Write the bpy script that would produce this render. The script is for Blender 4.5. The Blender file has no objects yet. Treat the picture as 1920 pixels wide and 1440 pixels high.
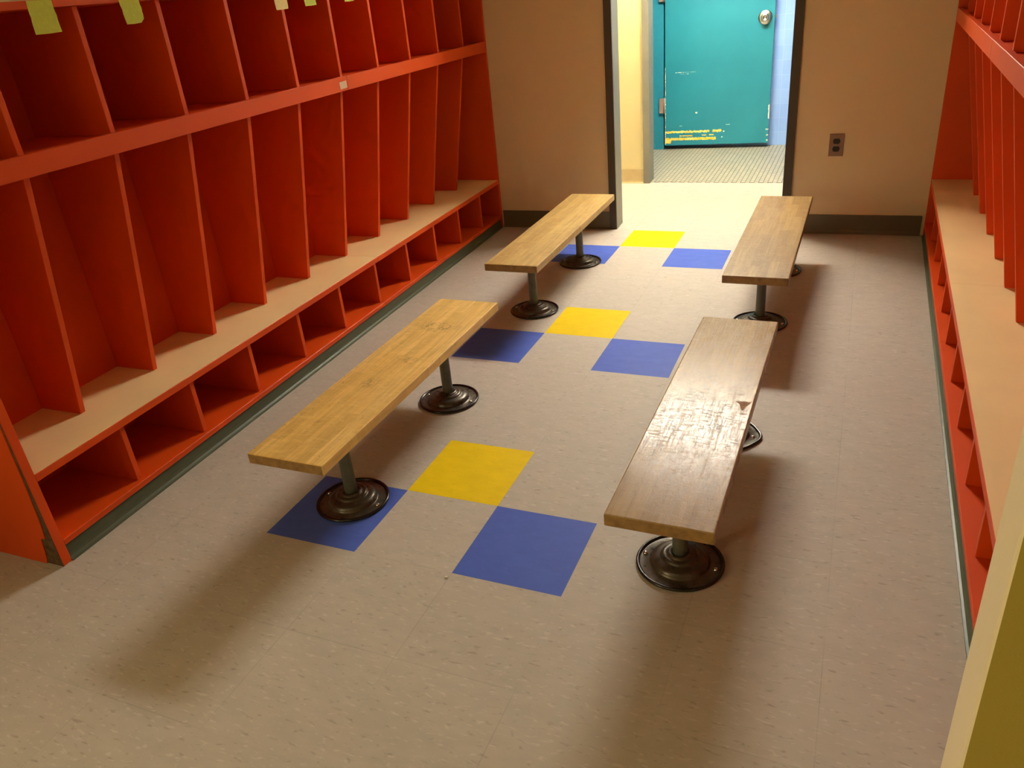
import bpy, bmesh, math, random
from mathutils import Vector, Matrix
random.seed(7)
S = bpy.context.scene
COL = S.collection
T = 0.3048                                   # floor tile

# ------------------------------------------------------------------ camera
def make_camera():
    yaw, pit, rol = 0.438321872, -0.472716254, -0.0998327566
    loc = Vector((1.17718, -1.67723, 1.36366))
    cz, sz = math.cos(yaw), math.sin(yaw)
    f = Vector((-sz * math.cos(pit), cz * math.cos(pit), math.sin(pit)))
    r = Vector((cz, sz, 0)); u = r.cross(f)
    r2 = r * math.cos(rol) + u * math.sin(rol)
    u2 = -r * math.sin(rol) + u * math.cos(rol)
    cd = bpy.data.cameras.new('camera'); cd.sensor_width = 36.0
    cd.lens = 1463.33 / 1920 * 36.0; cd.clip_start = 0.02
    co = bpy.data.objects.new('camera', cd); COL.objects.link(co)
    m = Matrix(((r2.x, u2.x, -f.x, loc.x), (r2.y, u2.y, -f.y, loc.y), (r2.z, u2.z, -f.z, loc.z), (0, 0, 0, 1)))
    co.matrix_world = m
    S.camera = co
make_camera()

# ------------------------------------------------------------------ world, exposure
w = bpy.data.worlds.new('world'); S.world = w; w.use_nodes = True
w.node_tree.nodes['Background'].inputs[0].default_value = (0.02, 0.018, 0.015, 1)
w.node_tree.nodes['Background'].inputs[1].default_value = 0.3
vs = S.view_settings
vs.view_transform = 'Standard'; vs.look = 'None'; vs.gamma = 1.0; vs.use_curve_mapping = False
vs.exposure = 1.4
S.cycles.max_bounces = 12; S.cycles.diffuse_bounces = 8
HALL_LAMP, HALL_LAMP_LEFT, HALL_LAMP_RIGHT, REST_LAMP, FILL_LAMP, FILL_PANEL = 58.0, 2.5, 2.5, 1.2, 0.3, 4.0

# ------------------------------------------------------------------ helpers
def new_obj(name, bm, mats, parent=None, smooth=False):
    bmesh.ops.recalc_face_normals(bm, faces=bm.faces)
    me = bpy.data.meshes.new(name); bm.to_mesh(me); bm.free()
    if not isinstance(mats, (list, tuple)): mats = [mats]
    for m in mats: me.materials.append(m)
    o = bpy.data.objects.new(name, me); COL.objects.link(o)
    if parent: o.parent = parent
    if smooth:
        for p in me.polygons: p.use_smooth = True
    return o

def tag(o, label=None, cat=None, group=None, kind=None):
    if label: o['label'] = label
    if cat: o['category'] = cat
    if group: o['group'] = group
    if kind: o['kind'] = kind
    return o

def empty(name, loc=(0, 0, 0), rz=0.0):
    o = bpy.data.objects.new(name, None); o.empty_display_size = 0.05
    COL.objects.link(o); o.location = loc; o.rotation_euler = (0, 0, rz)
    return o

def box(bm, x0, x1, y0, y1, z0, z1, mi=0):
    if x0 > x1: x0, x1 = x1, x0
    vs_ = [bm.verts.new((x, y, z)) for z in (z0, z1) for y in (y0, y1) for x in (x0, x1)]
    fs = []
    for q in ((0, 1, 3, 2), (4, 6, 7, 5), (0, 4, 5, 1), (2, 3, 7, 6), (0, 2, 6, 4), (1, 5, 7, 3)):
        f = bm.faces.new([vs_[i] for i in q]); f.material_index = mi; fs.append(f)
    return fs

def bevel(bm, w, seg=2):
    bmesh.ops.recalc_face_normals(bm, faces=bm.faces)
    bmesh.ops.bevel(bm, geom=bm.edges[:], offset=w, segments=seg, profile=0.5, affect='EDGES', clamp_overlap=True)

def prism_y(bm, pts, y0, y1, mi=0):
    """extrude an outline in the x-z plane along y"""
    a = [bm.verts.new((x, y0, z)) for x, z in pts]
    b = [bm.verts.new((x, y1, z)) for x, z in pts]
    n = len(pts)
    fs = [bm.faces.new(a), bm.faces.new(b[::-1])]
    for i in range(n):
        fs.append(bm.faces.new((a[i], b[i], b[(i + 1) % n], a[(i + 1) % n])))
    for f in fs: f.material_index = mi
    return fs

def lathe(bm, prof, seg=64, cx=0, cy=0, rmod=None, mi=0):
    """prof: list of (r, z), first and last may be r=0"""
    rings = []
    for r, z in prof:
        if r < 1e-6:
            rings.append([bm.verts.new((cx, cy, z))])
        else:
            ring = []
            for k in range(seg):
                a = 2 * math.pi * k / seg
                rr = r * (rmod(a, r) if rmod else 1)
                ring.append(bm.verts.new((cx + rr * math.cos(a), cy + rr * math.sin(a), z)))
            rings.append(ring)
    for A, B in zip(rings, rings[1:]):
        for k in range(seg):
            k2 = (k + 1) % seg
            if len(A) == 1 and len(B) > 1: f = bm.faces.new((A[0], B[k], B[k2]))
            elif len(B) == 1 and len(A) > 1: f = bm.faces.new((A[k], B[0], A[k2]))
            elif len(A) > 1: f = bm.faces.new((A[k], B[k], B[k2], A[k2]))
            else: continue
            f.material_index = mi; f.smooth = True

def tube(bm, pts, r, seg=10, mi=0):
    pts = [Vector(p) for p in pts]; rings = []
    for i, p in enumerate(pts):
        d = (pts[min(i + 1, len(pts) - 1)] - pts[max(i - 1, 0)]).normalized()
        a = d.cross(Vector((0, 1, 0)))
        if a.length < 1e-3: a = d.cross(Vector((1, 0, 0)))
        a.normalize(); b = d.cross(a)
        rings.append([bm.verts.new(p + r * (math.cos(t) * a + math.sin(t) * b)) for t in [2 * math.pi * k / seg for k in range(seg)]])
    for A, B in zip(rings, rings[1:]):
        for k in range(seg):
            f = bm.faces.new((A[k], A[(k + 1) % seg], B[(k + 1) % seg], B[k])); f.smooth = True; f.material_index = mi
    bm.faces.new(rings[0][::-1]); bm.faces.new(rings[-1])

# ------------------------------------------------------------------ materials
class N:
    """small node tree builder"""
    def __init__(s, name):
        s.m = bpy.data.materials.new(name); s.m.use_nodes = True
        s.t = s.m.node_tree; s.b = s.t.nodes['Principled BSDF']
    def n(s, typ, **kw):
        x = s.t.nodes.new(typ)
        for k, v in kw.items(): setattr(x, k, v)
        return x
    def l(s, a, b): s.t.links.new(a, b)
    def math(s, op, a, b=0.0, c=None):
        x = s.n('ShaderNodeMath', operation=op)
        for i, v in enumerate((a, b, c)):
            if v is None: continue
            if hasattr(v, 'links'): s.l(v, x.inputs[i])
            else: x.inputs[i].default_value = v
        return x.outputs[0]
    def coord(s, kind='Object', scale=(1, 1, 1), loc=(0, 0, 0), rot=(0, 0, 0)):
        tc = s.n('ShaderNodeTexCoord'); mp = s.n('ShaderNodeMapping')
        mp.inputs['Scale'].default_value = scale; mp.inputs['Location'].default_value = loc; mp.inputs['Rotation'].default_value = rot
        s.l(tc.outputs[kind], mp.inputs[0]); return mp.outputs[0]
    def world(s, scale=(1, 1, 1), loc=(0, 0, 0), rot=(0, 0, 0)):
        tc = s.n('ShaderNodeNewGeometry'); mp = s.n('ShaderNodeMapping')
        mp.inputs['Scale'].default_value = scale; mp.inputs['Location'].default_value = loc; mp.inputs['Rotation'].default_value = rot
        s.l(tc.outputs['Position'], mp.inputs[0]); return mp.outputs[0]
    def noise(s, vec, scale, detail=3, rough=0.55, dist=0.0):
        x = s.n('ShaderNodeTexNoise'); x.inputs['Scale'].default_value = scale
        x.inputs['Detail'].default_value = detail; x.inputs['Roughness'].default_value = rough
        x.inputs['Distortion'].default_value = dist
        s.l(vec, x.inputs['Vector']); return x.outputs['Fac']
    def ramp(s, fac, stops, interp='LINEAR'):
        x = s.n('ShaderNodeValToRGB'); x.color_ramp.interpolation = interp
        e = x.color_ramp.elements
        while len(e) < len(stops): e.new(0.5)
        for el, (p, c) in zip(e, stops):
            el.position = p; el.color = (c, c, c, 1) if not hasattr(c, '__len__') else (*c, 1)
        s.l(fac, x.inputs[0]); return x.outputs[0]
    def mix(s, fac, a, b, mode='MIX'):
        x = s.n('ShaderNodeMix', data_type='RGBA', blend_type=mode)
        for i, v in ((0, fac), (6, a), (7, b)):
            if hasattr(v, 'links'): s.l(v, x.inputs[i])
            elif i == 0: x.inputs[0].default_value = v
            else: x.inputs[i].default_value = (*v, 1)
        return x.outputs[2]
    def bump(s, h, strength=0.2, dist=0.002):
        x = s.n('ShaderNodeBump'); x.inputs['Strength'].default_value = strength; x.inputs['Distance'].default_value = dist
        s.l(h, x.inputs['Height']); s.l(x.outputs[0], s.b.inputs['Normal'])
    def base(s, c):
        if hasattr(c, 'links'): s.l(c, s.b.inputs['Base Color'])
        else: s.b.inputs['Base Color'].default_value = (*c, 1)
    def rough(s, r):
        if hasattr(r, 'links'): s.l(r, s.b.inputs['Roughness'])
        else: s.b.inputs['Roughness'].default_value = r
    def metal(s, v): s.b.inputs['Metallic'].default_value = v

def simple(name, c, r=0.5, metal=0.0, var=0.06, scale=30, bump=0.05, spec=0.5):
    k = N(name); v = k.coord('Object')
    f = k.noise(v, scale, 4)
    k.base(k.mix(k.ramp(f, [(0.3, 0.0), (0.7, 1.0)]), tuple(x * (1 - var) for x in c), tuple(min(1, x * (1 + var)) for x in c)))
    k.rough(r); k.metal(metal); k.bump(f, bump, 0.001); k.b.inputs['Specular IOR Level'].default_value = spec
    return k.m

def vct(name, base, light, dark, rough=0.50, amt=1.0):
    k = N(name)
    v = k.world()
    # chips: short streaks running across the room, light and dark
    st = k.world(scale=(38, 120, 1))
    n1 = k.noise(st, 1.0, 2, 0.5, 0.4)
    st2 = k.world(scale=(34, 105, 1), loc=(7.3, 3.1, 0))
    n2 = k.noise(st2, 1.0, 2, 0.5, 0.4)
    fl = k.ramp(n1, [(0.60, 0.0), (0.70, 0.45 * amt)]); fd = k.ramp(n2, [(0.62, 0.0), (0.72, 0.55 * amt)])
    soft = k.noise(k.world(scale=(14, 30, 1)), 1.0, 4)
    blot = k.noise(v, 1.6, 3)
    c = k.mix(k.ramp(soft, [(0.3, 0.0), (0.7, 1.0)]), tuple(x * 0.95 for x in base), tuple(min(1, x * 1.05) for x in base))
    # tile to tile variation
    sep = k.n('ShaderNodeSeparateXYZ'); k.l(v, sep.inputs[0])
    fx = k.math('DIVIDE', sep.outputs[0], T); fy = k.math('DIVIDE', sep.outputs[1], T)
    cell = k.n('ShaderNodeCombineXYZ'); k.l(k.math('FLOOR', fx), cell.inputs[0]); k.l(k.math('FLOOR', fy), cell.inputs[1])
    wn = k.n('ShaderNodeTexWhiteNoise', noise_dimensions='3D'); k.l(cell.outputs[0], wn.inputs[0])
    c = k.mix(k.math('MULTIPLY', wn.outputs[0], 0.10), c, tuple(x * 0.72 for x in base))
    c = k.mix(fl, c, light); c = k.mix(fd, c, dark)
    c = k.mix(k.ramp(blot, [(0.4, 0.0), (0.75, 0.16)]), c, (base[0] * 0.95, base[1] * 0.85, base[2] * 0.82))
    # seams
    def edge(f):
        fr = k.math('FRACT', f); d = k.math('MINIMUM', fr, k.math('SUBTRACT', 1.0, fr)); return d
    d = k.math('MINIMUM', edge(fx), edge(fy))
    seam = k.ramp(d, [(0.0, 0.42), (0.0042, 0.0)])
    seamn = k.noise(k.world(scale=(2.3, 2.3, 1), loc=(3, 1, 0)), 1.0, 2)
    seam = k.math('MULTIPLY', seam, k.ramp(seamn, [(0.42, 0.12), (0.6, 1.0)]))
    c = k.mix(seam, c, tuple(x * 0.35 for x in base))
    k.base(c)
    rn = k.noise(k.world(scale=(9, 26, 1)), 1.0, 5, 0.7)
    k.rough(k.ramp(rn, [(0.3, rough - 0.07), (0.7, rough + 0.10)]))
    k.bump(k.noise(k.world(scale=(60, 140, 1)), 1.0, 3), 0.12, 0.0006); k.b.inputs['Specular IOR Level'].default_value = 0.08
    return k.m

def wood(name, c_dark, c_mid, c_light, seed=0.0, rough=0.36, wear=0.3, scuff=(0.9, 0.85, 0.75), strip=0.034, spec=0.4, bmp=0.25, marks=()):
    k = N(name)
    v = k.coord('Object', loc=(seed, seed * 2.7, 0))
    sep = k.n('ShaderNodeSeparateXYZ'); k.l(v, sep.inputs[0])
    sx = k.math('FLOOR', k.math('DIVIDE', sep.outputs[0], strip))
    h = k.n('ShaderNodeTexWhiteNoise', noise_dimensions='1D'); k.l(sx, h.inputs['W'])
    sy = k.math('FLOOR', k.math('ADD', k.math('DIVIDE', sep.outputs[1], 0.42), k.math('MULTIPLY', h.outputs[0], 5.0)))
    cell = k.n('ShaderNodeCombineXYZ'); k.l(sx, cell.inputs[0]); k.l(sy, cell.inputs[1])
    wn = k.n('ShaderNodeTexWhiteNoise', noise_dimensions='3D'); k.l(cell.outputs[0], wn.inputs[0])
    tone = k.ramp(wn.outputs[0], [(0.0, c_dark), (0.45, c_mid), (1.0, c_light)])
    g = k.noise(k.coord('Object', scale=(95, 5, 95), loc=(seed, 0, 0)), 1.0, 5, 0.6, 0.6)
    c = k.mix(k.math('MULTIPLY', k.ramp(g, [(0.35, 1.0), (0.62, 0.0)]), 0.55), tone, tuple(x * 0.66 for x in c_dark))
    fig = k.noise(k.coord('Object', scale=(22, 60, 1), loc=(seed, 1, 0)), 1.0, 3, 0.6, 0.8)   # cross figure in the maple
    c = k.mix(k.ramp(fig, [(0.48, 0.0), (0.72, 0.32)]), c, tuple(min(1, x * 1.25) for x in c_light))
    # worn, pale and dented patches
    wr = k.noise(k.coord('Object', scale=(6, 3, 1), loc=(seed * 3, 0, 0)), 1.0, 6, 0.7)
    wearf = k.math('MULTIPLY', k.ramp(wr, [(0.42, 0.0), (0.62, 1.0)]), wear)
    c = k.mix(wearf, c, scuff)
    dn = k.noise(k.coord('Object', scale=(75, 55, 1), loc=(seed, seed, 0)), 1.0, 2, 0.5, 0.8)
    dz = k.noise(k.coord('Object', scale=(3.5, 2.2, 1), loc=(seed + 2, seed, 0)), 1.0, 2)
    df = k.math('MULTIPLY', k.ramp(dn, [(0.66, 0.0), (0.72, 1.0)]), k.ramp(dz, [(0.40, 0.15), (0.62, 1.0)]))
    df = k.math('MULTIPLY', df, min(1.0, 0.2 + wear * 1.6))
    c = k.mix(df, c, (0.10, 0.055, 0.025))
    for mx, my, rx, ry in marks:                     # scuffed dark marks with a place of their own
        dx = k.math('DIVIDE', k.math('SUBTRACT', sep.outputs[0], mx + seed), rx); dy = k.math('DIVIDE', k.math('SUBTRACT', sep.outputs[1], my + seed * 2.7), ry)
        d2 = k.math('ADD', k.math('MULTIPLY', dx, dx), k.math('MULTIPLY', dy, dy))
        mn = k.noise(k.coord('Object', scale=(60, 45, 1), loc=(mx * 9, my, 0)), 1.0, 4, 0.7, 1.0)
        mf = k.math('MULTIPLY', k.ramp(d2, [(0.1, 1.0), (1.0, 0.0)]), k.ramp(mn, [(0.46, 0.0), (0.60, 0.75)]))
        c = k.mix(mf, c, tuple(x * 0.35 for x in c_dark))
    # strip joints
    fr = k.math('FRACT', k.math('DIVIDE', sep.outputs[0], strip))
    dd = k.math('MINIMUM', fr, k.math('SUBTRACT', 1.0, fr))
    c = k.mix(k.ramp(dd, [(0.0, 0.30), (0.03, 0.0)]), c, tuple(x * 0.4 for x in c_dark))
    k.base(c)
    scr = k.ramp(k.noise(k.coord('Object', scale=(150, 8, 1), loc=(0, seed, 0), rot=(0, 0, 0.12)), 1.0, 3, 0.6, 1.6), [(0.45, 0.4), (0.68, 1.0)])
    scr2 = k.ramp(k.noise(k.coord('Object', scale=(17, 90, 1), loc=(3, seed, 0), rot=(0, 0, 0.9)), 1.0, 4, 0.65, 2.2), [(0.52, 0.3), (0.66, 1.0)])
    s = k.math('ADD', scr, scr2)
    rr = k.ramp(k.math('MULTIPLY', s, 0.5), [(0.36, rough - 0.05), (0.80, rough + 0.18)])
    k.rough(rr)
    hgt = k.math('SUBTRACT', k.math('ADD', k.math('MULTIPLY', s, 0.35), wr), k.math('MULTIPLY', df, 0.8))
    k.bump(hgt, bmp, 0.0008); k.b.inputs['Specular IOR Level'].default_value = spec
    return k.m

def lamp_mat(name, col, strength):
    k = N(name); k.base((0.9, 0.9, 0.9)); k.b.inputs['Emission Color'].default_value = (*col, 1)
    k.b.inputs['Emission Strength'].default_value = strength; k.rough(0.4); return k.m

M = {}
M['vct'] = vct('beige_vinyl_tile', (0.475, 0.435, 0.385), (0.66, 0.615, 0.555), (0.29, 0.24, 0.20))
M['blue'] = vct('blue_vinyl_tile', (0.080, 0.135, 0.54), (0.12, 0.18, 0.64), (0.06, 0.105, 0.44), amt=0.55)
M['yellow'] = vct('yellow_vinyl_tile', (0.80, 0.58, 0.005), (0.82, 0.60, 0.05), (0.60, 0.38, 0.01), amt=0.55)

def laminate(name, c, rough=0.42, var=0.05):
    k = N(name); v = k.coord('Object')
    f = k.noise(v, 3.0, 5, 0.6); g = k.noise(v, 260, 2)
    k.base(k.mix(k.ramp(f, [(0.35, 0.0), (0.7, 1.0)]), tuple(x * (1 - var) for x in c), tuple(min(1, x * (1 + var)) for x in c)))
    k.rough(k.ramp(f, [(0.3, rough), (0.75, rough + 0.1)])); k.bump(g, 0.10, 0.0004); k.b.inputs['Specular IOR Level'].default_value = 0.3
    return k.m
M['orange'] = laminate('orange_laminate', (0.66, 0.070, 0.004))
M['cream'] = laminate('cream_laminate', (0.88, 0.68, 0.35), 0.5)
M['core'] = simple('bare_particleboard', (0.10, 0.055, 0.022), 0.9, var=0.5, scale=60, bump=0.6)
M['cove'] = simple('grey_green_rubber_cove_base', (0.085, 0.098, 0.060), 0.38, var=0.06, scale=8, spec=0.3)
M['wall'] = None
def paint(name, c, r=0.6):
    k = N(name); v = k.world(); f = k.noise(v, 1.4, 4); g = k.noise(v, 240, 3)
    k.base(k.mix(k.ramp(f, [(0.35, 0.0), (0.7, 1.0)]), tuple(x * 0.96 for x in c), tuple(min(1, x * 1.03) for x in c)))
    k.rough(r); k.bump(g, 0.4, 0.0012); return k.m
M['wall'] = paint('cream_wall_paint', (0.73, 0.60, 0.35))
M['endcream'] = paint('pale_cream_gloss_paint', (0.90, 0.80, 0.56), 0.45)
M['hallwall'] = paint('pale_yellow_wall_paint', (0.55, 0.49, 0.27))
M['olive'] = paint('olive_wall_paint', (0.42, 0.33, 0.055))
M['ceil'] = paint('ceiling_paint', (0.70, 0.66, 0.58), 0.9)
M['trim'] = simple('taupe_trim_paint', (0.18, 0.18, 0.15), 0.45, scale=12)
M['trimdark'] = simple('dark_brown_trim_paint', (0.055, 0.040, 0.022), 0.4, scale=12)
M['basedark'] = simple('dark_olive_rubber_base', (0.12, 0.10, 0.055), 0.4, scale=10)
M['basehall'] = simple('tan_rubber_base', (0.42, 0.33, 0.17), 0.4, scale=10)
M['teal'] = None
M['pipe'] = simple('grey_green_pipe_paint', (0.10, 0.10, 0.072), 0.42, var=0.15, scale=40, bump=0.15)
M['bronze'] = None
M['bolt'] = simple('worn_steel_bolt', (0.62, 0.60, 0.56), 0.22, 1.0)
M['chrome'] = simple('satin_nickel', (0.66, 0.63, 0.58), 0.22, 1.0, var=0.03)
M['black'] = simple('black_plastic', (0.008, 0.007, 0.007), 0.35)
M['hook'] = simple('dark_metal_hook', (0.05, 0.016, 0.012), 0.4, 0.7)
M['plate'] = simple('brown_outlet_plate', (0.26, 0.165, 0.11), 0.35)
M['hinge'] = simple('brass_painted_hinge', (0.34, 0.25, 0.20), 0.35, 0.4)
M['lime'] = simple('lime_green_paper', (0.60, 0.70, 0.10), 0.85, scale=80, bump=0.15)
M['straw'] = simple('straw_yellow_paper', (0.80, 0.70, 0.30), 0.85, scale=80, bump=0.15)
M['tape'] = simple('yellowed_tape', (0.62, 0.42, 0.27), 0.5)
M['lampbody'] = simple('white_enamel', (0.75, 0.74, 0.70), 0.4)

def bronze():
    k = N('worn_brown_enamel_metal'); v = k.coord('Object')
    f = k.noise(v, 55, 6, 0.65); g = k.noise(v, 14, 3)
    c = k.mix(k.ramp(g, [(0.35, 0.0), (0.7, 1.0)]), (0.050, 0.038, 0.026), (0.105, 0.082, 0.058))
    c = k.mix(k.ramp(f, [(0.60, 0.0), (0.70, 0.6)]), c, (0.17, 0.14, 0.11))
    k.base(c); k.metal(0.35); k.rough(k.ramp(f, [(0.35, 0.24), (0.7, 0.46)])); k.bump(f, 0.25, 0.0012)
    return k.m
M['bronze'] = bronze()
M['rim'] = simple('dark_rolled_rim', (0.022, 0.016, 0.012), 0.22, 0.3, var=0.2)

def mosaic():
    k = N('ceramic_mosaic_floor'); v = k.world(rot=(0, 0, math.pi / 2))
    b = k.n('ShaderNodeTexBrick'); b.offset = 0.5; b.squash = 1.0
    k.l(v, b.inputs['Vector'])
    b.inputs['Scale'].default_value = 1.0
    b.inputs['Brick Width'].default_value = 0.052; b.inputs['Row Height'].default_value = 0.030
    b.inputs['Mortar Size'].default_value = 0.0028; b.inputs['Mortar Smooth'].default_value = 0.1
    b.inputs['Color1'].default_value = (0.42, 0.385, 0.28, 1); b.inputs['Color2'].default_value = (0.36, 0.34, 0.255, 1)
    b.inputs['Mortar'].default_value = (0.13, 0.125, 0.085, 1)
    k.base(b.outputs['Color']); k.rough(0.45); return k.m
M['mosaic'] = mosaic()

def bluetile():
    k = N('blue_glazed_wall_tile'); v = k.coord('Object', rot=(math.pi / 2, 0, 0), loc=(0.02, 0, 0))
    b = k.n('ShaderNodeTexBrick'); b.offset = 0.0; k.l(v, b.inputs['Vector'])
    b.inputs['Scale'].default_value = 1.0
    b.inputs['Brick Width'].default_value = 0.108; b.inputs['Row Height'].default_value = 0.108
    b.inputs['Mortar Size'].default_value = 0.0016; b.inputs['Mortar Smooth'].default_value = 0.1
    b.inputs['Color1'].default_value = (0.24, 0.40, 0.78, 1); b.inputs['Color2'].default_value = (0.27, 0.44, 0.80, 1)
    b.inputs['Mortar'].default_value = (0.32, 0.49, 0.82, 1)
    k.base(b.outputs['Color']); k.rough(0.22)
    k.bump(k.math('SUBTRACT', 1.0, b.outputs['Fac']), 0.3, 0.001); return k.m
M['bluetile'] = bluetile()

def teal():
    """teal door paint with worn-through yellow streaks low down (door local: x across, z up)"""
    k = N('chipped_teal_door_paint')
    v = k.coord('Object'); sep = k.n('ShaderNodeSeparateXYZ'); k.l(v, sep.inputs[0])
    X, Z = sep.outputs[0], sep.outputs[2]
    f = k.noise(v, 2.5, 4)
    c = k.mix(k.ramp(f, [(0.35, 0.0), (0.7, 1.0)]), (0.013, 0.19, 0.245), (0.017, 0.225, 0.285))
    jag = k.math('SUBTRACT', k.noise(k.coord('Object', scale=(26, 1, 60)), 1.0, 4, 0.7), 0.5)
    jx = k.math('SUBTRACT', k.noise(k.coord('Object', scale=(60, 1, 60), loc=(4, 0, 0)), 1.0, 3, 0.6), 0.5)
    def patch(x0, x1, z0, h, wob=0.030):
        zz = k.math('ABSOLUTE', k.math('SUBTRACT', k.math('ADD', Z, k.math('MULTIPLY', jag, wob * 0.35)), z0))
        hh = k.math('ADD', h, k.math('MULTIPLY', jx, wob))
        a = k.math('LESS_THAN', zz, hh)
        b = k.math('GREATER_THAN', k.math('ADD', X, k.math('MULTIPLY', jx, 0.02)), x0)
        d = k.math('LESS_THAN', k.math('ADD', X, k.math('MULTIPLY', jx, 0.03)), x1)
        return k.math('MULTIPLY', a, k.math('MULTIPLY', b, d))
    yl = None
    for p in ((-0.1, 0.36, 0.145, 0.008), (-0.1, 0.20, 0.143, 0.006), (0.385, 0.455, 0.147, 0.009), (-0.1, 0.415, 0.088, 0.010, 0.026),
              (-0.1, 0.05, 0.072, 0.016, 0.03), (0.12, 0.225, 0.113, 0.004, 0.012), (0.30, 0.335, 0.115, 0.004, 0.008), (0.36, 0.395, 0.116, 0.004, 0.008)):
        q = patch(*p); yl = q if yl is None else k.math('MAXIMUM', yl, q)
    deep = k.noise(k.coord('Object', scale=(14, 1, 30), loc=(9, 0, 0)), 1.0, 3)
    c = k.mix(yl, c, k.mix(k.ramp(deep, [(0.45, 0.0), (0.6, 1.0)]), (0.85, 0.66, 0.16), (0.90, 0.48, 0.015)))
    wl = None
    for p in ((0.085, 0.245, 0.607, 0.0005, 0.012), (0.12, 0.19, 0.594, 0.0005, 0.009), (0.49, 0.52, 0.192, 0.002, 0.006), (0.12, 0.14, 0.193, 0.002, 0.006), (0.47, 0.48, 0.140, 0.005, 0.004), (0.455, 0.465, 0.096, 0.004, 0.004),
              (0.245, 0.262, 0.293, 0.006, 0.006), (0.80, 0.9, 0.145, 0.004, 0.004), (0.805, 0.9, 0.10, 0.005, 0.006), (0.806, 0.9, 0.06, 0.006, 0.008), (0.44, 0.455, 0.028, 0.006, 0.004), (-0.1, 0.004, 0.3, 0.35, 0.05), (0.812, 0.9, 0.28, 0.05, 0.1)):
        q = patch(*p); wl = q if wl is None else k.math('MAXIMUM', wl, q)
    c = k.mix(wl, c, (0.72, 0.78, 0.58))
    k.base(c); k.rough(0.38); k.bump(k.noise(v, 160, 3), 0.08, 0.0006)
    return k.m
M['teal'] = teal()
M['tealplain'] = simple('teal_frame_paint', (0.016, 0.20, 0.28), 0.4)

# ------------------------------------------------------------------ floor
def floor():
    bm = bmesh.new(); NX0, NX1, NY0, NY1 = -11, 13, -14, 13
    blue = {(-1, -1), (1, -1), (-1, 3), (1, 3), (-1, 7), (1, 7)}; yel = {(0, 0), (0, 4), (0, 8)}
    V = {}
    def g(i, j):
        y = j * T if j < NY1 else 3.90
        if (i, j) not in V: V[(i, j)] = bm.verts.new((i * T, y, 0))
        return V[(i, j)]
    for i in range(NX0, NX1):
        for j in range(NY0, NY1):
            f = bm.faces.new((g(i, j), g(i + 1, j), g(i + 1, j + 1), g(i, j + 1)))
            f.material_index = 1 if (i, j) in blue else 2 if (i, j) in yel else 0
    o = new_obj('floor', bm, [M['vct'], M['blue'], M['yellow']])
    tag(o, 'beige speckled vinyl tile floor with blue and yellow accent tiles between the benches', kind='structure')
    bm = bmesh.new(); box(bm, -1.6, 2.2, 3.9, 5.3, -0.02, 0.003)
    o = new_obj('floor_restroom', bm, M['mosaic'])
    tag(o, 'small pale mosaic tile floor beyond the hallway', kind='structure')
floor()

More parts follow.
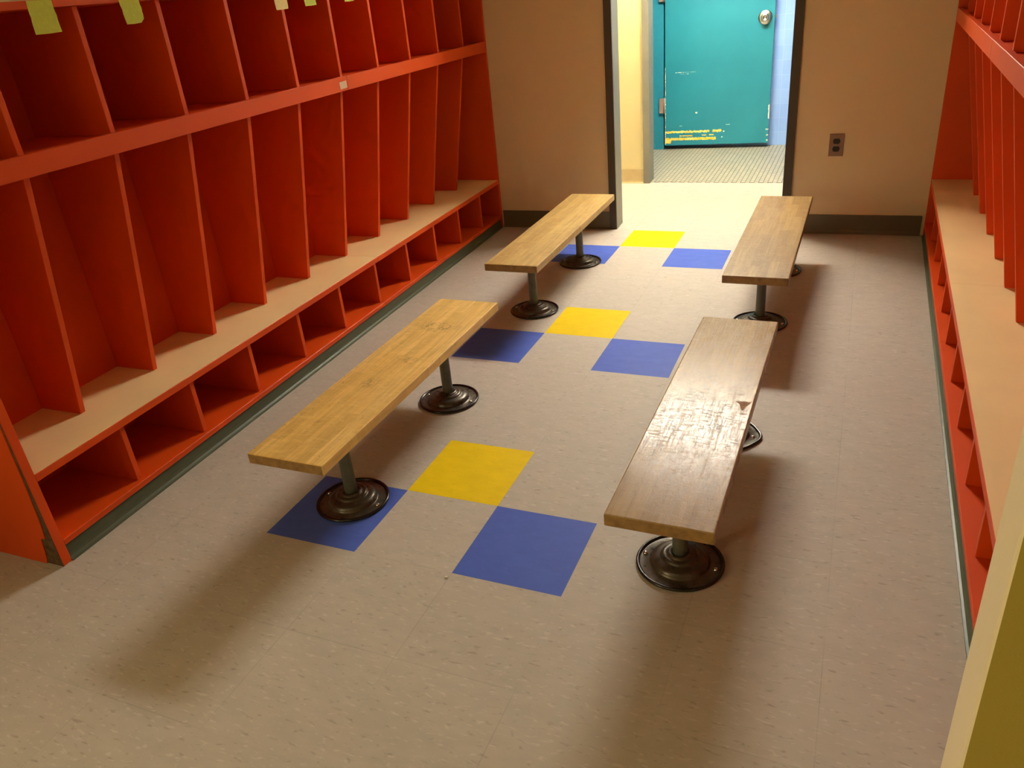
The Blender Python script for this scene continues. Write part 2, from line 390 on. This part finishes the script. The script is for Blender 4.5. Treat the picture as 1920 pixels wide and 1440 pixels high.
# ------------------------------------------------------------------ walls; everything from the back wall on is turned a touch
RW = 0.02
WY = 2.768
def wall_pt(x): return WY + RW * x
CEIL = 2.50
def setting():
    def st(name, fn, mats, loc=(0, 0, 0), rz=0.0, label=None, parent=None):
        bm = bmesh.new(); fn(bm); o = new_obj(name, bm, mats, parent)
        o.location = loc; o.rotation_euler = (0, 0, rz)
        if not parent: tag(o, label, kind='structure')
        return o
    L = (0, WY, 0)
    OX0, OX1, OH = -0.106, 0.820, 2.135          # doorway opening
    def back(bm):
        box(bm, -1.45, OX0 - 0.002, 0, 0.12, 0, CEIL); box(bm, OX1 + 0.002, 2.1, 0, 0.12, 0, CEIL)
        box(bm, OX0 - 0.002, OX1 + 0.002, 0, 0.12, OH + 0.002, CEIL)
    wb = st('wall_back', back, M['wall'], L, RW, 'cream painted back wall with an open doorway to the hallway')
    def base(bm, x0, x1, h=0.103, t=0.007):
        prism = [(x0, x1)]
        pr = [(0, 0), (-t - 0.008, 0), (-t - 0.002, 0.010), (-t, 0.022), (-t, h), (0, h)]
        a = [bm.verts.new((x0, y, z)) for y, z in pr]; b = [bm.verts.new((x1, y, z)) for y, z in pr]
        bm.faces.new(a); bm.faces.new(b[::-1])
        for i in range(len(pr)):
            j = (i + 1) % len(pr); bm.faces.new((a[i], b[i], b[j], a[j]))
    st('baseboard_back_left', lambda bm: base(bm, -0.838, OX0 - 0.044), M['basedark'], L, RW, 'dark rubber baseboard on the back wall left of the doorway')
    st('baseboard_back_right', lambda bm: base(bm, OX1 + 0.048, 1.518), M['basedark'], L, RW, 'dark rubber baseboard on the back wall right of the doorway')
    # door frame: taupe jambs with dark brown face towards this room
    def fr(side):
        def f(bm):
            if side == 'l': box(bm, OX0 - 0.04, OX0, -0.004, 0.126, 0, OH)
            elif side == 'r': box(bm, OX1, OX1 + 0.04, -0.004, 0.126, 0, OH)
            else: box(bm, OX0 - 0.04, OX1 + 0.04, -0.004, 0.126, OH + 0.0005, OH + 0.045)
        return f
    def face(side):
        def f(bm):
            if side == 'l': box(bm, OX0 - 0.043, OX0 - 0.0005, -0.014, -0.0042, 0, OH)
            elif side == 'r': box(bm, OX1 + 0.0005, OX1 + 0.046, -0.014, -0.0042, 0, OH)
            else: box(bm, OX0 - 0.043, OX1 + 0.046, -0.014, -0.0042, OH, OH + 0.045)
        return f
    for n, s_, lb in ((1, 'l', 'left'), (2, 'r', 'right'), (3, 't', 'top')):
        t = st('trim_%d' % n, fr(s_), M['trim'], L, RW, 'taupe metal door frame of the hallway doorway, %s side' % lb)
        c = st('face_casing', face(s_), M['trimdark'], (0, 0, 0), 0, None, t); c['label'] = 'dark brown face of the door frame'
    # left and right room walls
    def wl(bm): box(bm, -1.25, -1.165, -4.0, 2.735, 0, CEIL)
    st('wall_left', wl, M['wall'], (0, 0, 0), 0.0, 'cream painted wall behind the left cubbies')
    def wr(bm): box(bm, 1.875, 1.99, -0.66, 2.79, 0, CEIL)
    st('wall_right', wr, M['wall'], (0, 0, 0), 0.0, 'cream painted wall behind the right cubbies')
    def near(bm):
        box(bm, 1.400, 3.9, -0.783, -0.678, 0, CEIL)
        for f in bm.faces:
            c = f.calc_center_median()
            if c.y < -0.78: f.material_index = 1
        bevel(bm, 0.004, 2)
    st('wall_near_right', near, [M['endcream'], M['olive']], (0, 0, 0), 0, 'wall end close to the camera on the right, cream edge and olive face')
    def front(bm): box(bm, -1.25, 4.0, -4.1, -4.0, 0, CEIL)
    st('wall_front', front, M['wall'], label='wall behind the camera')
    def side(bm): box(bm, 3.9, 4.0, -4.0, -0.678, 0, CEIL)
    st('wall_side', side, M['wall'], label='far side wall of the entry area behind the camera')
    # hallway far wall with the restroom opening
    HY = 1.118                                  # local y of the hallway far wall
    A0, A1 = -0.155, 0.790
    def hall(bm):
        box(bm, -3.4, A0 - 0.02, HY, HY + 0.11, 0, CEIL); box(bm, A1 + 0.02, 3.9, HY, HY + 0.11, 0, CEIL)
        box(bm, A0 - 0.02, A1 + 0.02, HY, HY + 0.11, 2.12, CEIL)
    st('wall_hallway', hall, M['hallwall'], L, RW, 'pale yellow hallway wall seen through the doorway')
    def hb(bm): 
        pr = [(HY, 0), (HY - 0.015, 0), (HY - 0.009, 0.010), (HY - 0.007, 0.022), (HY - 0.007, 0.10), (HY, 0.10)]
        for x0, x1 in ((-3.4, A0 - 0.047), (A1 + 0.047, 3.9)):
            a = [bm.verts.new((x0, y, z)) for y, z in pr]; b = [bm.verts.new((x1, y, z)) for y, z in pr]
            bm.faces.new(a); bm.faces.new(b[::-1])
            for i in range(len(pr)):
                j = (i + 1) % len(pr); bm.faces.new((a[i], b[i], b[j], a[j]))
    st('baseboard_hallway', hb, M['basehall'], L, RW, 'tan rubber baseboard along the pale yellow hallway wall')
    def hf(bm):
        for x0, x1 in ((A0 - 0.045, A0), (A1, A1 + 0.045)):
            box(bm, x0, x1, HY - 0.014, HY + 0.122, 0, 2.10)
        box(bm, A0 - 0.045, A1 + 0.045, HY - 0.014, HY + 0.122, 2.10, 2.145)
    st('trim_4', hf, M['trim'], L, RW, 'taupe door frame of the restroom opening across the hallway')
    def ends(bm):
        box(bm, -3.5, -3.4, 0.12, HY, 0, CEIL)
        box(bm, 3.9, 4.0, 0.12, HY, 0, CEIL)
        box(bm, -3.4, -1.45, 0.0, 0.12, 0, CEIL); box(bm, 2.1, 3.9, 0.0, 0.12, 0, CEIL)
    st('wall_hallway_end', ends, M['hallwall'], L, RW, 'hallway end walls out of sight')
    # restroom
    def rest(bm): box(bm, -1.5, 2.1, 5.145, 5.23, 0, CEIL)
    st('wall_restroom', rest, M['bluetile'], (0, 0, 0), RW * 0.6, 'blue square glazed tile wall of the restroom')
    def rs(bm):
        box(bm, -1.5, -1.42, 4.0, 5.12, 0, CEIL); box(bm, 1.95, 2.03, 4.08, 5.14, 0, CEIL)
    st('wall_restroom_side', rs, M['bluetile'], (0, 0, 0), 0, 'restroom side walls out of sight')
    def ce(bm): box(bm, -3.5, 4.1, -4.1, 5.4, CEIL + 0.001, CEIL + 0.06)
    st('ceiling', ce, M['ceil'], label='flat pale ceiling above the frame')
    # extra floor under the hallway ends
    def fe(bm): box(bm, -3.5, -11 * T, 2.6, 3.9, -0.03, 0)
    st('floor_hallway', fe, M['vct'], label='hallway floor beyond the doorway')
setting()

# ------------------------------------------------------------------ restroom door
def restroom_door():
    fr = empty('trim_5', (0, 0, 0)); tag(fr, 'teal painted door frame post with two hinges', kind='structure')
    bm = bmesh.new(); box(bm, -0.47, -0.337, 5.026, 5.115, 0.003, 2.05); bevel(bm, 0.002, 1)
    new_obj('frame_post', bm, M['tealplain'], fr)
    d = empty('door_1', (-0.322, 5.004, 0), math.atan2(0.059, 0.819)); tag(d, 'teal restroom door with chipped yellow streaks along the bottom', kind='structure')
    bm = bmesh.new(); box(bm, 0, 0.821, 0, 0.044, 0.038, 2.03); bevel(bm, 0.0025, 2)
    new_obj('door_leaf', bm, M['teal'], d)
    for z in (0.30, 1.13, 1.86):
        bm = bmesh.new(); box(bm, -0.046, -0.013, 0.0005, 0.004, z, z + 0.115)
        lathe(bm, [(0.0, z - 0.004), (0.006, z - 0.004), (0.006, z + 0.119), (0.0, z + 0.119)], 16, -0.0065, 0.000)
        new_obj('hinge', bm, M['hinge'], d)
    k = bmesh.new()
    lathe(k, [(0.0, 0.0), (0.050, 0.0), (0.052, 0.004), (0.048, 0.008), (0.040, 0.010), (0.036, 0.011), (0.018, 0.013), (0.014, 0.022), (0.016, 0.034), (0.026, 0.042), (0.0305, 0.052),
              (0.030, 0.062), (0.024, 0.068), (0.012, 0.069), (0.011, 0.066), (0.0, 0.066)], 48)
    bmesh.ops.rotate(k, verts=k.verts, cent=(0, 0, 0), matrix=Matrix.Rotation(math.pi / 2, 3, 'X'))
    bmesh.ops.translate(k, verts=k.verts, vec=(0.752, -0.0008, 0.965))
    new_obj('door_knob', k, M['chrome'], d)
    bm = bmesh.new(); prism_y(bm, [(0.8212, 0.958), (0.8212, 0.976), (0.833, 0.972), (0.833, 0.962)], 0.012, 0.030)
    new_obj('latch_bolt', bm, M['chrome'], d)
restroom_door()

# ------------------------------------------------------------------ outlet
def outlet():
    o = empty('wall_outlet', (1.069, wall_pt(1.069) - 0.0005, 0.470), RW)
    tag(o, 'brown wall plate with two black sockets, low on the back wall right of the doorway', 'outlet')
    bm = bmesh.new(); box(bm, -0.035, 0.035, -0.0055, 0, -0.057, 0.057); bevel(bm, 0.002, 2)
    new_obj('cover_plate', bm, M['plate'], o)
    for z in (0.0195, -0.0195):
        bm = bmesh.new()
        pts = []
        for k in range(32):
            a = 2 * math.pi * k / 32; x, zz = 0.0175 * math.cos(a), 0.0175 * math.sin(a)
            pts.append((x, z + max(-0.0135, min(0.0135, zz))))
        prism_y(bm, pts, -0.0075, -0.0052)
        s = new_obj('socket_face', bm, M['black'], o)
        bm = bmesh.new()
        for x in (-0.006, 0.006): box(bm, x - 0.0012, x + 0.0012, -0.0079, -0.0074, z - 0.001, z + 0.008)
        box(bm, -0.002, 0.002, -0.0079, -0.0074, z - 0.010, z - 0.006)
        new_obj('socket_slots', bm, M['hook'], s)
outlet()

# ------------------------------------------------------------------ cubby lockers
DEPTH = 0.345
def cubby(name, label, side, org, rz, y0, y1, div, left_panel, right_panel, group):
    """local: y along the run, x<0 (side=+1) into the wall; side=-1 mirrors. y0 near end, y1 far end"""
    s = side
    root = empty(name, org, rz); tag(root, label, 'locker', group)
    X = lambda x: x * s
    def bx(nm, mats, x0, x1, ya, yb, za, zb, bv=0.0012):
        bm = bmesh.new(); box(bm, X(x0), X(x1), ya, yb, za, zb)
        if bv: bevel(bm, bv, 1)
        return new_obj(nm, bm, mats, root)
    yi0 = y0 + (0.028 if left_panel else 0.0); yi1 = y1 - (0.018 if right_panel else 0.0)
    # back panel
    bx('back_panel', M['orange'], -DEPTH, -DEPTH + 0.012, yi0, yi1, 0.0, 1.433, 0)
    # end panels
    if left_panel: 
        e = bx('end_panel', M['orange'], -DEPTH, 0.0, y0, yi0 - 0.0003, 0.0, 1.433)
        if left_panel == 'worn':
            # bare core shows where the side sheet has let go
            bm = bmesh.new()
            prism_y(bm, [(X(0.0005), 0.0), (X(-0.07), 0.0), (X(-0.07), 0.10), (X(-0.02), 0.16), (X(-0.001), 0.56), (X(0.0005), 0.56)], y0 - 0.0012, y0 - 0.0001)
            c = new_obj('exposed_core', bm, M['core'], e); c['label'] = 'bare dark core where the orange sheet has peeled'
            bm = bmesh.new()
            out = [(-DEPTH, 0.0), (-0.064, 0.0), (-0.056, 0.02), (-0.050, 0.05), (-0.044, 0.086), (-0.040, 0.094), (-0.024, 0.096), (-0.014, 0.16), (-0.008, 0.26), (-0.003, 0.42), (-0.0005, 0.60), (-0.0005, 1.433), (-DEPTH, 1.433)]
            prism_y(bm, [(X(a), b) for a, b in out], y0 - 0.0042, y0 - 0.0014)
            new_obj('side_sheet', bm, M['orange'], e)
    if right_panel: bx('end_panel', M['orange'], -DEPTH, 0.0, yi1 + 0.0003, y1, 0.0, 1.433)
    D = -DEPTH + 0.0125
    # bottom board, seat, shelf, header
    bx('bottom_board', M['orange'], D, 0.0, yi0, yi1, 0.055, 0.074)
    bm = bmesh.new(); box(bm, X(D), X(0.0), yi0, yi1, 0.272, 0.2955); bevel(bm, 0.0012, 1)
    st = new_obj('seat', bm, M['orange'], root)
    bm = bmesh.new(); box(bm, X(D), X(-0.0016), yi0 + 0.0005, yi1 - 0.0005, 0.2956, 0.2972)
    t = new_obj('seat_top', bm, M['cream'], st); t['label'] = 'cream laminate seat surface'
    bx('shelf', M['orange'], D, -0.0205, yi0, yi1, 1.052, 1.075)
    bx('shelf_fascia', M['orange'], -0.020, 0.0, yi0, yi1, 1.026, 1.082)
    bx('header_board', M['orange'], D, 0.0, yi0, yi1, 1.4135, 1.433)
    # kick base with a cove toe
    bm = bmesh.new()
    pr = [(-0.03, 0.0), (0.006, 0.0), (0.0055, 0.0025), (0.000, 0.005), (-0.005, 0.011), (-0.007, 0.020), (-0.0075, 0.0545), (-0.03, 0.0545)]
    prism_y(bm, [(X(a), b) for a, b in pr], yi0, yi1)
    new_obj('cove_base', bm, M['cove'], root)
    th = 0.009
    for y in div:
        bm = bmesh.new()
        prism_y(bm, [(X(-0.025), 1.0515), (X(-0.163), 0.2976), (X(D), 0.2976), (X(D), 1.0515)], y - th, y + th)
        bevel(bm, 0.001, 1); new_obj('divider_panel', bm, M['orange'], root)
        bm = bmesh.new(); box(bm, X(-0.018), X(D), y - th, y + th, 1.0755, 1.413); bevel(bm, 0.001, 1)
        new_obj('top_divider', bm, M['orange'], root)
        bm = bmesh.new(); box(bm, X(-0.018), X(D), y - th, y + th, 0.0745, 0.2715); bevel(bm, 0.001, 1)
        new_obj('boot_divider', bm, M['orange'], root)
    ys = [yi0 - 0.02] + sorted(div) + ([yi1] if right_panel else [])
    for a, b in zip(ys, ys[1:]):
        yc = (a + b) / 2 + 0.035
        bm = bmesh.new(); xb = -0.20
        box(bm, X(xb - 0.014), X(xb + 0.014), yc - 0.008, yc + 0.008, 1.0485, 1.0515)
        tube(bm, [(X(xb), yc, 1.049), (X(xb), yc, 1.03), (X(xb + 0.002), yc, 1.012)], 0.0035, 8)
        for q in (-1, 1):
            tube(bm, [(X(xb + 0.002), yc, 1.013), (X(xb + q * 0.007), yc, 1.000), (X(xb + q * 0.016), yc, 0.995), (X(xb + q * 0.023), yc, 1.000), (X(xb + q * 0.025), yc, 1.011)], 0.0032, 8)
        new_obj('coat_hook', bm, M['hook'], root)
    return root

PITCH = 0.3045; D0 = -0.266
slopeL, slopeR = -0.0165, 0.0085
xL = lambda y: -0.795 + slopeL * (y + 0.3)
xR = lambda y: 1.508 + slopeR * y
orgL = (xL(0), 0, 0); orgR = (xR(0), 0, 0)
J = D0 + 5 * PITCH + 0.009
GL, GR = 'open cubby lockers along the left wall', 'open cubby lockers along the right wall'
cubby('cubby_locker', 'orange cubby locker on the left wall nearest the camera, with a chipped end panel', 1, orgL, -slopeL, -0.603, J, [D0 + PITCH * k for k in range(1 - 1, 6)], 'worn', False, GL)
cubby('cubby_locker', 'orange cubby locker on the left wall, the farther one meeting the back wall', 1, orgL, -slopeL, J + 0.0004, 2.748, [D0 + PITCH * k for k in range(6, 10)], None, True, GL)
cubby('cubby_locker', 'orange cubby locker on the right wall, nearer one behind the cream wall end', -1, orgR, -slopeR, -0.603, J, [D0 + PITCH * k for k in range(0, 6)], 'plain', False, GR)
cubby('cubby_locker', 'orange cubby locker on the right wall, the farther one meeting the back wall', -1, orgR, -slopeR, J + 0.0004, 2.792, [D0 + PITCH * k for k in range(6, 10)], None, True, GR)

# paper notes stuck on the left header board, hanging down
def note(label, y0, y1, zb, mat, taper=0.0, clip=0.0, curl=0.006):
    bm = bmesh.new(); rows = 8; x = lambda y: xL(y) + 0.0008
    F = []
    ztop = 1.4325
    for i in range(rows + 1):
        t = i / rows; z = ztop + (zb - ztop) * t
        off = curl * max(0, t - 0.25) ** 1.5 + 0.0022 * math.exp(-((t - 0.5) / 0.08) ** 2)
        a = y0 + taper * t; b = y1 - (clip * max(0, (t - 0.8) / 0.2) ** 2)
        F.append([(x((a + b) / 2) + off, a, z), (x((a + b) / 2) + off * 1.15, (a + b) / 2, z - 0.0005), (x((a + b) / 2) + off, b, z + 0.001)])
    lay = []
    for dx in (0.0, 0.0006):
        lay.append([[bm.verts.new((px + dx, py, pz)) for px, py, pz in r] for r in F])
    for Lr in lay:
        for r, r2 in zip(Lr, Lr[1:]):
            for j in range(2): bm.faces.new((r[j], r[j + 1], r2[j + 1], r2[j]))
    A, B = lay; n = rows
    ring = [(i, 0) for i in range(n + 1)] + [(n, 1), (n, 2)] + [(i, 2) for i in range(n - 1, -1, -1)] + [(0, 1)]
    for p, q in zip(ring, ring[1:] + ring[:1]):
        bm.faces.new((A[p[0]][p[1]], A[q[0]][q[1]], B[q[0]][q[1]], B[p[0]][p[1]]))
    o = new_obj('paper_note', bm, mat)
    tag(o, label, 'note', 'paper notes stuck along the top edge of the left cubbies')
note('lime green paper note hanging from the locker top, leftmost and largest', -0.118, -0.044, 1.354, M['lime'], taper=-0.006)
note('lime green paper note with one rounded corner, second from the left along the locker top', 0.178, 0.252, 1.356, M['lime'], taper=0.004, clip=0.016)
note('straw yellow paper note hanging over the edge of a top divider', 0.885, 0.958, 1.352, M['straw'], clip=0.004)
note('short lime green paper note just right of the straw yellow one', 1.066, 1.138, 1.355, M['lime'])
note('lime green paper note of which only a sliver shows, rightmost of the row', 1.343, 1.412, 1.356, M['lime'])
bm = bmesh.new(); box(bm, 0.0002, 0.0009, -0.026, 0.026, -0.014, 0.014)
o = new_obj('tape_scrap', bm, M['tape']); o.location = (xL(1.232), 1.232, 1.050); o.rotation_euler = (0.03, 0, -slopeL)
tag(o, 'small square of yellowed tape stuck on the left shelf edge at the locker joint', 'tape')

# ------------------------------------------------------------------ benches
def bench(label, cx, y0, y1, posts, mat, rz=0.0, wd=0.244, pointed=False, chip=False):
    cy = (y0 + y1) / 2; hl = (y1 - y0) / 2
    root = empty('locker_bench', (cx, cy, 0), rz); tag(root, label, 'bench', 'low wooden benches in two rows on the tile floor')
    bm = bmesh.new(); box(bm, -wd / 2, wd / 2, -hl, hl, 0.2685, 0.3005); bevel(bm, 0.0035, 3)
    for f in bm.faces: 
        if abs(f.normal.y) > 0.75 or f.normal.z < -0.75: f.material_index = 1
    seat = new_obj('seat_board', bm, [mat, M['endgrain_shade']], root)
    if chip:
        bm = bmesh.new(); px, py = 0.103, 0.002
        pts = [(px - 0.030, py + 0.006), (px + 0.012, py + 0.008), (px + 0.004, py - 0.012), (px - 0.004, py - 0.040), (px - 0.012, py - 0.030), (px - 0.016, py - 0.008)]
        a = [bm.verts.new((x, y, 0.3006)) for x, y in pts]; b = [bm.verts.new((x, y, 0.3010)) for x, y in pts]
        bm.faces.new(a); bm.faces.new(b)
        for i in range(len(pts)): bm.faces.new((a[i], a[(i + 1) % len(pts)], b[(i + 1) % len(pts)], b[i]))
        c = new_obj('splintered_chip', bm, M['splinter'], seat); c['label'] = 'splintered gouge in the bench top near its right edge'
    for i, py in enumerate(posts):
        y = py - cy
        bm = bmesh.new(); lathe(bm, [(0.0, 0.030), (0.0205, 0.030), (0.0195, 0.06), (0.0185, 0.25), (0.0185, 0.2682), (0.0, 0.2682)], 32, 0, y)
        new_obj('post', bm, M['pipe'], root, )
        rm = None
        if pointed and i == 1: rm = lambda a, r: 1 + 0.075 * math.exp(-(((a + math.pi) % (2 * math.pi) - math.pi - 0.0) / 0.30) ** 2) - 0.02 * math.sin(a) ** 2
        bm = bmesh.new()
        lathe(bm, [(0.0, 0.0010), (0.104, 0.0010), (0.1035, 0.0045), (0.100, 0.0052), (0.078, 0.0060), (0.075, 0.0080), (0.0735, 0.0130), (0.071, 0.0185), (0.066, 0.0225), (0.059, 0.0250), (0.052, 0.0260), (0.0485, 0.0270), (0.047, 0.0300),
                   (0.044, 0.0330), (0.040, 0.0338), (0.0345, 0.0330), (0.0325, 0.0345), (0.031, 0.0375), (0.027, 0.0390), (0.0215, 0.0385), (0.0190, 0.0355), (0.0, 0.0355)], 72, 0, y, rm)
        fl = new_obj('floor_flange', bm, M['bronze'], root)
        bm = bmesh.new()
        lathe(bm, [(0.1030, 0.0002), (0.1090, 0.0002), (0.1120, 0.0030), (0.1125, 0.0060), (0.1105, 0.0092), (0.1070, 0.0098), (0.1035, 0.0080), (0.1018, 0.0050), (0.1030, 0.0002)], 72, 0, y, rm)
        new_obj('flange_rim', bm, M['rim'], fl)
        for q in (-1, 1):
            bm = bmesh.new(); lathe(bm, [(0.0, 0.0053), (0.0066, 0.0053), (0.0066, 0.0070), (0.0050, 0.0096), (0.0025, 0.0108), (0.0, 0.0112)], 20, q * 0.0915, y - q * 0.006)
            new_obj('bolt', bm, M['bolt'], fl)
    return root
M['endgrain_shade'] = simple('shade_darkened_end_grain', (0.27, 0.15, 0.045), 0.5, var=0.3, scale=45, bump=0.2)  # end grain tone, darkened further with the shade on the bench ends
M['splinter'] = simple('raw_splintered_wood', (0.36, 0.20, 0.10), 0.9, var=0.45, scale=130, bump=0.8)
W1 = wood('golden_maple', (0.70, 0.45, 0.125), (0.82, 0.54, 0.16), (0.90, 0.62, 0.21), 0.0, 0.38, 0.12, (0.86, 0.62, 0.28), marks=((-0.01, -0.125, 0.035, 0.045), (0.04, 0.045, 0.05, 0.03), (0.0, 0.32, 0.1, 0.05)))
W2 = wood('light_maple', (0.38, 0.24, 0.07), (0.46, 0.30, 0.095), (0.53, 0.37, 0.13), 1.7, 0.46, 0.08, (0.5, 0.37, 0.15))
W3 = wood('worn_maple', (0.28, 0.160, 0.058), (0.34, 0.200, 0.075), (0.41, 0.26, 0.10), 3.1, 0.25, 0.62, (0.38, 0.27, 0.15), spec=0.078, bmp=0.30, marks=((-0.03, -0.05, 0.10, 0.25), (-0.07, -0.20, 0.02, 0.25), (0.03, -0.12, 0.06, 0.15)))
W4 = wood('tan_maple', (0.26, 0.15, 0.045), (0.31, 0.185, 0.06), (0.39, 0.25, 0.09), 5.3, 0.42, 0.25, (0.32, 0.22, 0.11), spec=0.25)
bench('golden butcher-block bench in front on the left, its near post on a blue tile', -0.1387, -0.3351, 0.816, (-0.094, 0.565), W1)
bench('pale maple bench at the back left, reaching towards the doorway frame', -0.1367, 1.2256, 2.4087, (1.455, 2.140), W2)
bench('scratched bench with a glossy worn top, front right, with a splintered chip', 0.8654, -0.3351, 0.816, (-0.098, 0.562), W3, rz=-0.009, pointed=True, chip=True)
bench('tan maple bench at the back right, below the wall outlet', 0.8690, 1.2256, 2.4087, (1.49, 2.150), W4, rz=-0.004)

# crumbs on the floor
M['crumb'] = simple('pale_crumb', (0.7, 0.66, 0.6), 0.8)
for i, (x, y, r, lb) in enumerate(((0.300, -0.325, 0.0035, 'tiny pale crumb on the floor beside the near corner of the right blue tile'),
                                    (0.644, -0.407, 0.0022, 'tiny pale speck on the floor in front of the near right bench'))):
    bm = bmesh.new(); bmesh.ops.create_icosphere(bm, subdivisions=2, radius=r)
    for v in bm.verts: v.co.z = v.co.z * 0.6 + r * 0.6; v.co.x *= 1.4 + 0.3 * math.sin(v.co.y * 900)
    o = new_obj('crumb', bm, M['crumb']); o.location = (x, y, 0); tag(o, lb, 'crumb')

# glowing panel built like a window, added behind the camera as fill light
wn = empty('fill_panel_1', (-1.164, -2.75, 1.05)); tag(wn, 'added glowing fill panel on the entry wall behind the camera', kind='structure')
bm = bmesh.new(); box(bm, 0.004, 0.010, -0.55, 0.55, -0.5, 0.5); new_obj('fill_pane', bm, lamp_mat('added_fill_glow', (1.0, 0.88, 0.48), FILL_PANEL), wn)
bm = bmesh.new()
for q in ((-0.6, -0.55, -0.55, 0.55), (0.55, 0.6, -0.55, 0.55), (-0.55, 0.55, -0.55, -0.5), (-0.55, 0.55, 0.5, 0.55)): box(bm, 0, 0.03, *q)
new_obj('fill_pane_frame', bm, M['trim'], wn)
# ------------------------------------------------------------------ lamps (ceiling fixtures, all above the frame)
def fixture(name, label, x, y, z0, lx, ly, h, strength, col, rz=RW):
    root = empty(name, (x, y, CEIL), rz); tag(root, label, 'light', 'ceiling light fixtures')
    zt = z0 + h
    bm = bmesh.new(); box(bm, -lx / 2 - 0.01, lx / 2 + 0.01, -ly / 2 - 0.005, ly / 2 + 0.005, zt - CEIL, 0.0); 
    new_obj('housing', bm, M['lampbody'], root)
    bm = bmesh.new(); box(bm, -lx / 2, lx / 2, -ly / 2, ly / 2, z0 - CEIL, zt - CEIL - 0.001)
    new_obj('diffuser', bm, lamp_mat(name + '_diffuser', col, strength), root)
WARM = (1.0, 0.945, 0.84)
fixture('ceiling_light', 'long hallway ceiling light opposite the doorway', 0.34, 3.47, 2.24, 1.20, 0.055, 0.22, HALL_LAMP, WARM)
fixture('ceiling_light', 'hallway ceiling light farther left', -2.3, 3.45, 2.36, 1.20, 0.15, 0.10, HALL_LAMP_LEFT, WARM)
fixture('ceiling_light', 'hallway ceiling light farther right', 2.7, 3.50, 2.36, 1.20, 0.15, 0.10, HALL_LAMP_RIGHT, WARM)
fixture('ceiling_light', 'ceiling light inside the tiled restroom', 0.35, 4.45, 2.40, 0.9, 0.28, 0.08, REST_LAMP, (0.84, 0.98, 1.0))
fixture('ceiling_light', 'added dim fill light on the unseen ceiling behind the camera', -0.1, -2.9, 2.42, 1.2, 1.2, 0.06, FILL_LAMP, (1.0, 0.80, 0.55))  # added for warm fill, no known fixture stands here
